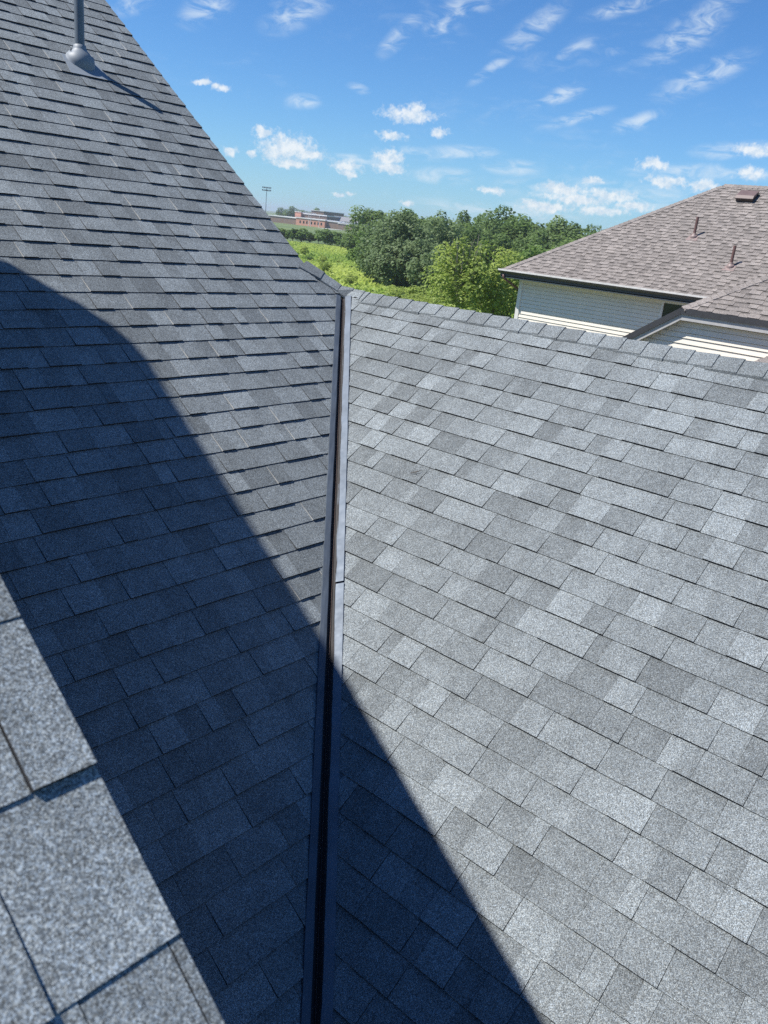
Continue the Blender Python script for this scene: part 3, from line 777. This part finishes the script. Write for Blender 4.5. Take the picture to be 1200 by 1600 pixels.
# low hip roof in front of the wing
PX, PY, PZ = 13.0, 4.06, -1.51 + H
PC = Vector((PX - 1.4, PY + 1.4, PZ - NM * 1.4)); PT = Vector((PX + 1.9, PY - 1.9, PZ + NM * 1.9))
p_top = Vector((WWX, PC.y - (WWX - PC.x), PC.z + NM * (WWX - PC.x)))
d6 = deck('roof_slope', [PC, p_top, (WWX, -1.2, p_top.z), (PC.x, -1.2, PC.z)]); d6.color = (.85, .85, .85, 1)
F4 = (Vector((PC.x, 0, PC.z)), Vector((0, -1, 0)), Vector((ncp, 0, NM * ncp)), npn)
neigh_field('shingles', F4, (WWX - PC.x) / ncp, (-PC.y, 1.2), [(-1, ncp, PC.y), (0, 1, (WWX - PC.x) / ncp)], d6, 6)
d7 = deck('roof_slope', [PC, (WWX, PC.y, PC.z), p_top]); d7.color = (.95, .95, .95, 1)
hip_caps(PC, p_top, sA, sB, NB, 7)
b = MB(); b.box(PC.x + .3, WWX, -1.0, PC.y - .3, 0, PC.z - .02); b.build('wall', M_SIDE, NB)

# ------------------------------------------------------------------ vegetation
def polar(az, d): return Vector((math.sin(math.radians(az)) * d, math.cos(math.radians(az)) * d, 0))

def leaves(rng, pts, dirs, size, tone):
    """numpy leaf quads: positions, outward directions, sizes, tone"""
    n = len(pts)
    nrm = dirs * .55 + np.array([-.12, .1, .75]) + rng.normal(0, .5, (n, 3)); nrm /= np.linalg.norm(nrm, axis=1)[:, None]
    r = rng.normal(0, 1, (n, 3)); a = np.cross(nrm, r); a /= np.linalg.norm(a, axis=1)[:, None]; b_ = np.cross(nrm, a)
    s = size * rng.uniform(.55, 1.3, n)[:, None]; e = rng.uniform(.5, .9, n)[:, None]
    v = np.stack([pts + a * s, pts + b_ * s * e, pts - a * s, pts - b_ * s * e], 1).reshape(-1, 3)
    f = np.arange(4 * n).reshape(-1, 4)
    return v, f, tone

def np_mesh(name, v, f, tone, mat):
    me = bpy.data.meshes.new(name); n = len(f)
    me.vertices.add(len(v)); me.vertices.foreach_set('co', np.asarray(v, np.float32).ravel())
    k = f.shape[1]
    me.loops.add(n * k); me.loops.foreach_set('vertex_index', f.astype(np.int32).ravel())
    me.polygons.add(n); me.polygons.foreach_set('loop_start', np.arange(0, n * k, k, dtype=np.int32)); me.polygons.foreach_set('loop_total', np.full(n, k, np.int32))
    at = me.attributes.new('tone', 'FLOAT', 'FACE'); at.data.foreach_set('value', np.asarray(tone, np.float32))
    me.materials.append(mat); me.update(); me.validate()
    return me

def crown_mesh(name, seed, h, w, low, lobes, n, leaf, mat, upright=0.0, top=0.5):
    """leaf-clump crown: lobes spread through an egg-shaped volume, clumps on and in each lobe"""
    rng = np.random.default_rng(seed)
    cz = low + (h - low) * top; rz = (h - low) * .5
    cs = []; rs = []
    while len(cs) < lobes:
        p = rng.uniform(-1, 1, 3)
        L = np.linalg.norm(p)
        if L > 1 or L < .25: continue
        rad = rng.uniform(.20, .36) * (1.15 - .35 * L)
        cs.append((p[0] * w / 2 * .80, p[1] * w / 2 * .80, low + rz + p[2] * rz * .80)); rs.append((rad * w / 2 * 1.25, rad * rz * 1.25 * (1 + upright)))
    cs = np.array(cs); rs = np.array(rs)
    n = int(n * .68); leaf = leaf * .92
    idx = rng.choice(lobes, n, p=(rs[:, 0] ** 2) / (rs[:, 0] ** 2).sum())
    d = rng.normal(0, 1, (n, 3)); d[:, 2] += .35; d /= np.linalg.norm(d, axis=1)[:, None]
    rr = rng.uniform(.45, 1.08, n) ** .6
    pts = cs[idx] + d * rr[:, None] * np.stack([rs[idx, 0], rs[idx, 0], rs[idx, 1]], 1)
    lobe_t = rng.uniform(.2, .8, lobes)
    tone = np.clip(lobe_t[idx] * .6 + rng.uniform(0, .5, n), 0, 1)
    v, f, tone = leaves(rng, pts, d, leaf, tone)
    v[:, 2] = np.maximum(v[:, 2], .03)
    return np_mesh(name, v, f, tone, mat), cs

def trunk_mesh(cs, h, low, r, seed):
    rng = random.Random(seed); b = MB()
    b.tube([(0, 0, -.1), (rng.uniform(-.1, .1), rng.uniform(-.1, .1), h * .35), (rng.uniform(-.2, .2), rng.uniform(-.2, .2), h * .75)], [r, r * .75, r * .3], 7)
    for c in list(cs)[:7]:
        z0 = max(.3, min(low * .8 + .2, c[2] * .5))
        b.tube([(0, 0, z0), (c[0] * .5, c[1] * .5, z0 + (c[2] - z0) * .6), tuple(c)], [r * .5, r * .3, r * .08], 5)
    me = bpy.data.meshes.new('trunk'); me.from_pydata(b.v, [], b.f); me.materials.append(M_BARK)
    return me

def plant_tree(name, label, cat, loc, parts, rot=0.0, sc=(1, 1, 1), group=None):
    t = thing(name, label, cat, loc, group)
    t.rotation_euler = (0, 0, rot); t.scale = sc
    for nm, me in parts:
        o = bpy.data.objects.new(nm, me); COL.objects.link(o); o.parent = t
    return t

def make_tree(seed, h, w, low, lobes, n, leaf, mat, upright=0.0, r=None):
    me, cs = crown_mesh('crown', seed, h, w, low, lobes, n, leaf, mat, upright)
    return [('crown', me), ('trunk', trunk_mesh(cs, h, low, r or h * .02, seed))]

# named trees
plant_tree('dark_tree', 'tall rounded dark green tree at the corner of the meadow, left of the wood', 'tree', polar(47.3, 165), make_tree(1, 9.6, 10.5, .6, 26, 5200, .30, M_LEAF_DARK))
plant_tree('dark_tree', 'lower dark green tree leaning on the tall rounded tree by the meadow', 'tree', polar(46.4, 158), make_tree(2, 5.6, 8.0, .3, 18, 3000, .28, M_LEAF_DARK))
plant_tree('round_tree', 'small round mid green tree between the meadow and the silvery thicket', 'tree', polar(46.95, 118), make_tree(3, 5.2, 5.2, .2, 16, 2600, .22, M_LEAF_MID))
plant_tree('silvery_tree', 'wide silvery green willow with feathery upright foliage', 'tree', polar(49.6, 95), make_tree(4, 7.4, 9.0, .2, 34, 9000, .20, M_LEAF_SILVER, .5))
plant_tree('silvery_tree', 'taller silvery green willow crowding behind the bright yellow-green tree', 'tree', polar(51.6, 100), make_tree(5, 8.0, 8.0, .2, 30, 8000, .20, M_LEAF_SILVER, .5))
plant_tree('silvery_tree', 'low silvery green willow bush at the foot of the wide willow', 'tree', polar(48.3, 90), make_tree(6, 4.4, 4.6, .1, 18, 4000, .17, M_LEAF_SILVER, .4))
for az, d, h, w_, sd, lab in ((49.2, 89, 4.2, 5.0, 61, 'broad silvery willow bush rooted in front of the wide willow'), (50.3, 90, 5.2, 5.4, 62, 'upright silvery willow bush closing the gap between the two willows'), (51.6, 86, 4.6, 5.2, 63, 'silvery willow bush touching the bright tree with bare twigs'), (47.5, 100, 3.8, 4.6, 64, 'dark low shrub at the meadow side of the willows')):
    plant_tree('silvery_tree', lab, 'tree', polar(az, d), make_tree(sd, h, w_, 0.0, 22, 4600, .18, M_LEAF_SILVER if sd < 64 else M_LEAF_DARK, .4))
t_b = plant_tree('bright_tree', 'bright yellow-green tree with bare grey twigs in its crown', 'tree', polar(53.7, 50), make_tree(7, 6.3, 5.0, .4, 30, 9000, .115, M_LEAF_BRIGHT))
bt = MB(); rr = random.Random(3)
for i in range(26):
    a = rr.uniform(0, 6.28); r0 = rr.uniform(.2, 1.0); z0 = rr.uniform(2.4, 3.8)
    x, y_ = math.cos(a) * r0 * .5, math.sin(a) * r0 * .5
    p = [(x, y_, z0)]
    for k in range(4):
        x += math.cos(a) * rr.uniform(.05, .25); y_ += math.sin(a) * rr.uniform(.05, .25); z0 += rr.uniform(.45, .8); p.append((x + rr.uniform(-.1, .1), y_ + rr.uniform(-.1, .1), min(z0, 6.9)))
    bt.tube(p, [.04, .032, .024, .016, .01], 4)
me = bpy.data.meshes.new('bare_branches'); me.from_pydata(bt.v, [], bt.f); me.materials.append(M_DEAD)
o = bpy.data.objects.new('bare_branches', me); COL.objects.link(o); o.parent = t_b
plant_tree('bright_tree', 'leafy bright green tree standing close to the corner of the cream house', 'tree', polar(56.3, 52), make_tree(8, 6.2, 4.6, .4, 28, 8000, .115, M_LEAF_BRIGHT))
plant_tree('bright_tree', 'fresh green tree partly hidden by the eave of the cream house', 'tree', polar(58.2, 60), make_tree(9, 6.3, 5.4, .4, 26, 7000, .13, M_LEAF_MID))
plant_tree('bright_tree', 'low yellow-green bushy tree below the bright trees', 'tree', polar(53.6, 44), make_tree(10, 3.4, 4.2, .1, 22, 6000, .10, M_LEAF_BRIGHT))
plant_tree('bright_tree', 'mid green tree behind the roof hip of the cream house', 'tree', polar(60.6, 75), make_tree(12, 6.6, 7.0, .4, 26, 6000, .16, M_LEAF_MID))

# the wood beyond: individual trees on shared meshes
wood = [make_tree(20, 11, 9.5, .8, 26, 4200, .32, M_LEAF_DARK), make_tree(21, 10, 8.5, .8, 22, 3800, .32, M_LEAF_DARK), make_tree(22, 11.5, 8.0, .8, 24, 3800, .30, M_LEAF_MID), make_tree(23, 10.5, 9.0, .8, 24, 3800, .34, M_LEAF_DARK)]
rw = random.Random(77)
def wood_row(az0, az1, d0, d1, n, s0, s1, label, group):
    for i in range(n):
        az = az0 + (az1 - az0) * (i + rw.uniform(-.3, .3)) / max(1, n - 1); d = d0 + (d1 - d0) * i / max(1, n - 1) + rw.uniform(-7, 7)
        s = rw.uniform(s0, s1)
        plant_tree('wood_tree', label, 'tree', polar(az, d), wood[rw.choice([0, 0, 1, 1, 3, 3, 2])], rw.uniform(0, 6.28), (s * rw.uniform(.95, 1.2), s * rw.uniform(.95, 1.2), s), group)
wood_row(49.4, 64.5, 140, 150, 15, .80, .90, 'dark green broadleaf tree in the front rank of the wood', 'front rank of the wood beyond the meadow')
wood_row(50.0, 74, 165, 175, 18, .84, .94, 'dark green broadleaf tree in the rear rank of the wood', 'rear rank of the wood beyond the meadow')
wood_row(56.0, 60.2, 152, 158, 4, .96, 1.06, 'tall dark green tree rising above the crest of the wood', 'crest of the wood')
wood_row(54, 66, 118, 105, 8, .62, .75, 'lower dark green tree at the front foot of the wood', 'foot of the wood')
# hedge row at the far edge of the meadow
hedge = [make_tree(30, 3.7, 4.2, .1, 18, 1700, .26, M_LEAF_MID), make_tree(31, 3.0, 4.0, .1, 16, 1500, .26, M_LEAF_DARK), make_tree(32, 3.4, 3.4, .1, 16, 1500, .24, M_LEAF_MID)]
for i, (az, d, s) in enumerate([(41.0, 205, .95), (41.6, 206, 1.0), (42.2, 203, .9), (42.8, 204, 1.0), (43.3, 205, .92), (43.9, 206, .95), (44.35, 200, 1.15), (44.8, 206, 1.2), (45.2, 195, .75), (45.7, 188, .7), (46.1, 182, .7), (40.4, 205, 1.0)]):
    plant_tree('hedge_shrub', 'leafy green shrub in the hedge between meadow and school', 'shrub', polar(az, d), hedge[i % 3], i * 1.3, (s * 1.15, s * 1.15, s), 'hedge shrubs at the far edge of the meadow')
# trees behind the school
for i, (az, d, s) in enumerate([(42.0, 640, .95), (42.5, 655, .9), (43.0, 650, .8), (43.4, 640, .85), (43.75, 600, .98), (44.1, 640, .85), (44.5, 650, .8), (45.0, 660, .75), (45.5, 640, .7), (46.0, 650, .8), (46.5, 640, .85), (47.0, 650, .85), (41.4, 650, .8), (48.2, 500, .8), (49.2, 480, .85)]):
    plant_tree('school_tree', 'distant dark tree rising behind the low brick school', 'tree', polar(az, d), wood[i % 4], i * .9, (s * 1.5, s * 1.5, s), 'trees behind the school')
# scrub in the meadow and below the trees
scrub = [make_tree(40, 1.9, 2.4, .02, 14, 1500, .10, M_LEAF_BRIGHT), make_tree(41, 1.6, 2.6, .02, 14, 1500, .10, M_LEAF_MID), make_tree(42, 2.3, 2.2, .02, 14, 1600, .10, M_LEAF_BRIGHT)]
rs2 = random.Random(19)
for i in range(46):
    az = rs2.uniform(48.2, 57); d = rs2.uniform(54, 76)
    s = rs2.uniform(.6, 1.1)
    plant_tree('scrub_bush', 'yellow-green scrub bush in the undergrowth below the trees', 'bush', polar(az, d), scrub[i % 3], rs2.uniform(0, 6.28), (s * 1.3, s * 1.3, s * .85), 'undergrowth between the meadow and the trees')
for i in range(9):
    az = rs2.uniform(42.6, 48.5); d = rs2.uniform(78, 165)
    if az > 47.2 and d > 110: continue
    s = rs2.uniform(.35, .8)
    plant_tree('meadow_bush', 'rounded green bush growing out in the open yellow meadow', 'bush', polar(az, d), scrub[(i * 2 + 1) % 3], rs2.uniform(0, 6.28), (s * 1.2, s * 1.2, s), 'bushes in the open meadow')

# meadow sheet and blades
mm, MN, mbs = new_mat('meadow_turf'); mp_ = pos(MN)
mc = MN.mix(MN.smooth(MN.noise(mp_, 0.07, 5, .6), .38, .62), (0.19, 0.29, 0.05, 1), (0.31, 0.38, 0.075, 1))
mc = MN.mix(MN.smooth(MN.noise(mp_, 0.9, 6, .65), .45, .75), mc, (0.13, 0.20, 0.035, 1))
MN.l.new(mc, mbs.inputs['Base Color']); mbs.inputs['Roughness'].default_value = .95
ring = [polar(38.5 + 25 * i / 24, 46) + Vector((0, 0, .02)) for i in range(25)]; outer = [polar(38.5 + 25 * i / 24, 203) + Vector((0, 0, .02)) for i in range(25)]
md = mesh('meadow', ring + outer, [(i, i + 1, 26 + i, 25 + i) for i in range(24)], mm); md['kind'] = 'structure'
rg = np.random.default_rng(5); n = 46000
az = np.radians(rg.uniform(40.5, 62, n)); d = np.sqrt(rg.uniform(52 ** 2, 196 ** 2, n))
px, py = np.sin(az) * d, np.cos(az) * d
hh = rg.uniform(.2, .62, n) * (0.75 + .35 * np.sin(px * .11 + 1.3) * np.cos(py * .09)); wd = rg.uniform(.10, .26, n)
an = rg.uniform(0, np.pi, n); dx, dy_ = np.cos(an) * wd, np.sin(an) * wd
z0 = np.zeros(n); lean = rg.normal(0, .5, (n, 2))
v = np.stack([np.stack([px - dx, py - dy_, z0], 1), np.stack([px + dx, py + dy_, z0], 1), np.stack([px + dx * .7 + lean[:, 0], py + dy_ * .7 + lean[:, 1], hh * .8], 1), np.stack([px - dx * .3 + lean[:, 0], py - dy_ * .3 + lean[:, 1], hh], 1)], 1).reshape(-1, 3)
tone = np.clip(.45 + .3 * np.sin(px * .06 + py * .045) + .2 * np.sin(py * .17 - px * .05) + rg.normal(0, .2, n), 0, 1)
me = np_mesh('meadow_grass', v, np.arange(4 * n).reshape(-1, 4), tone, M_GRASS)
o = bpy.data.objects.new('meadow_grass', me); COL.objects.link(o); o['kind'] = 'stuff'; o['label'] = 'tall yellow-green meadow grass'; o['category'] = 'grass'

# ------------------------------------------------------------------ school, houses, masts far away
def far_frame(az, d):
    c = polar(az, d); r = Vector((math.cos(math.radians(az)), -math.sin(math.radians(az)), 0)); f = polar(az, 1)
    return c, r, f
def fbox(b, fr, x0, x1, y0, y1, z0, z1):
    c, r, f = fr
    vs = [c + r * x + f * y + Vector((0, 0, z)) for z in (z0, z1) for y in (y0, y1) for x in (x0, x1)]
    return b.add(vs, [(0, 2, 3, 1), (4, 5, 7, 6), (0, 1, 5, 4), (2, 6, 7, 3), (0, 4, 6, 2), (1, 3, 7, 5)])
fr = far_frame(43.3, 480)
_n = Vector((0.94, 0.34, 0)).normalized(); fr = (fr[0], Vector((_n.y, -_n.x, 0)), _n)      # turned so that its front catches the sun
K = 0.43
X = lambda p: (p - 486) * K
school = thing('school', 'low brick school with orange and brown blocks and white copings', 'school', fr[0])
def block(x0, x1, y0, y1, z1, mat, nm, coping=.45):
    b = MB(); fbox(b, fr, X(x0), X(x1), y0, y1, 0, z1); w_ = b.build(nm, mat, school)
    b = MB(); fbox(b, fr, X(x0) - .2, X(x1) + .2, y0 - .25, y1 + .2, z1, z1 + coping); b.build('coping', M_WHITE, w_)
    return w_
block(425, 466.8, 0, 24, 3.3, M_BRICKB, 'wing_wall')
wo = block(467, 508, -1.5, 24, 3.7, M_BRICKO, 'hall_wall')
block(508.2, 526, 1, 24, 3.5, M_BRICKB, 'wing_wall', .3)
block(526.2, 545, -1, 20, 3.0, M_BRICKB, 'wing_wall', .3)
block(431, 440, 26, 45, 6.8, M_BRICKO, 'tower_wall', .3)
block(440.2, 477, 28, 48, 6.0, M_BRICKB, 'upper_wall', .6)
block(415, 436, 60, 90, 8.6, M_BRICKB, 'gym_wall', .3)
for p in (473, 478, 482.6, 489, 494, 498.7, 503.2):
    b = MB(); fbox(b, fr, X(p) - .42, X(p) + .42, -1.56, -1.45, 1.2, 2.5); b.build('window', M_GLASS, wo)
b = MB(); fbox(b, fr, X(523), X(546), -26, -8, 0.02, .06); tag(b.build('car_park', M_CONC), 'pale concrete car park in front of the school', 'car park')['kind'] = 'structure'
b = MB()
fh = far_frame(45.75, 520)
hs = thing('far_house', 'pale grey roofed house to the right of the brick school', 'house', fh[0])
fbox(b, fh, -8, 6, 0, 10, 0, 4.2); b.build('wall', M_HSIDE, hs)
b = MB(); c, r, f = fh
b.prism([c + r * -8.6 + f * -.6 + Vector((0, 0, 4.2)), c + r * -8.6 + f * 5 + Vector((0, 0, 6.8)), c + r * -8.6 + f * 10.6 + Vector((0, 0, 4.2))], r * 15.2); b.build('roof', M_HROOF, hs)
b = MB(); fbox(b, fh, -6, -4.6, -.06, .02, 1.4, 2.8); b.build('window', M_GLASS, hs)
b = MB(); fbox(b, fh, 1, 2.4, -.06, .02, 1.4, 2.8); b.build('window', M_GLASS, hs)
# floodlight mast
fm = far_frame(40.35, 560); c, r, f = fm
mast = thing('floodlight_mast', 'tall stadium floodlight mast with two rows of lamps', 'floodlight', c)
b = MB(); b.tube([c, c + Vector((0, 0, 19.2))], [.24, .14], 8); b.build('pole', M_STEEL, mast)
b = MB()
for zz in (19.0, 17.4): b.tube([c + r * -2.6 + Vector((0, 0, zz)), c + r * 2.6 + Vector((0, 0, zz))], .1, 6)
b.build('crossarm', M_STEEL, mast)
for zz in (19.25, 17.65):
    for k in range(6):
        b = MB(); fbox(b, fm, -2.5 + k * 1.0 - .36, -2.5 + k * 1.0 + .36, -.5, .1, zz - .2, zz + .5); b.build('lamp', M_STEEL, mast)
for nm, az, dist, h, lab, cat in (('flagpole', 43.17, 470, 7.4, 'shorter white flagpole in front of the school', 'flagpole'), ('flagpole', 43.31, 470, 8.0, 'taller white flagpole in front of the school', 'flagpole'), ('light_pole', 43.85, 465, 5.8, 'thin pale light pole beside the orange brick hall', 'pole'), ('light_pole', 40.62, 520, 10.5, 'slim grey pole beside the floodlight mast', 'pole')):
    c = polar(az, dist); t_ = thing(nm, lab, cat, c)
    b = MB(); b.tube([c, c + Vector((0, 0, h))], [.12, .07], 6); b.build('pole', M_WHITE, t_)
    b = MB(); b.tube([c + Vector((0, 0, h)), c + Vector((0, 0, h + .25))], [.16, .1], 6); b.build('finial', M_WHITE, t_)
SC.cycles.use_denoising = False
SC.cycles.max_bounces = 6

# ------------------------------------------------------------------ air
hz = bpy.data.materials.new('pale_air'); hz.use_nodes = True; hz.node_tree.nodes.clear()
hv = hz.node_tree.nodes.new('ShaderNodeVolumePrincipled'); ho = hz.node_tree.nodes.new('ShaderNodeOutputMaterial')
hv.inputs['Color'].default_value = (0.86, 0.93, 1.0, 1); hv.inputs['Density'].default_value = 0.0003; hv.inputs['Anisotropy'].default_value = 0.3
hz.node_tree.links.new(hv.outputs[0], ho.inputs['Volume'])
b = MB(); b.box(-2510, 3510, -2510, 3510, -1.0, 24.0); o = b.build('haze', hz); o['kind'] = 'stuff'; o['label'] = 'thin pale air'
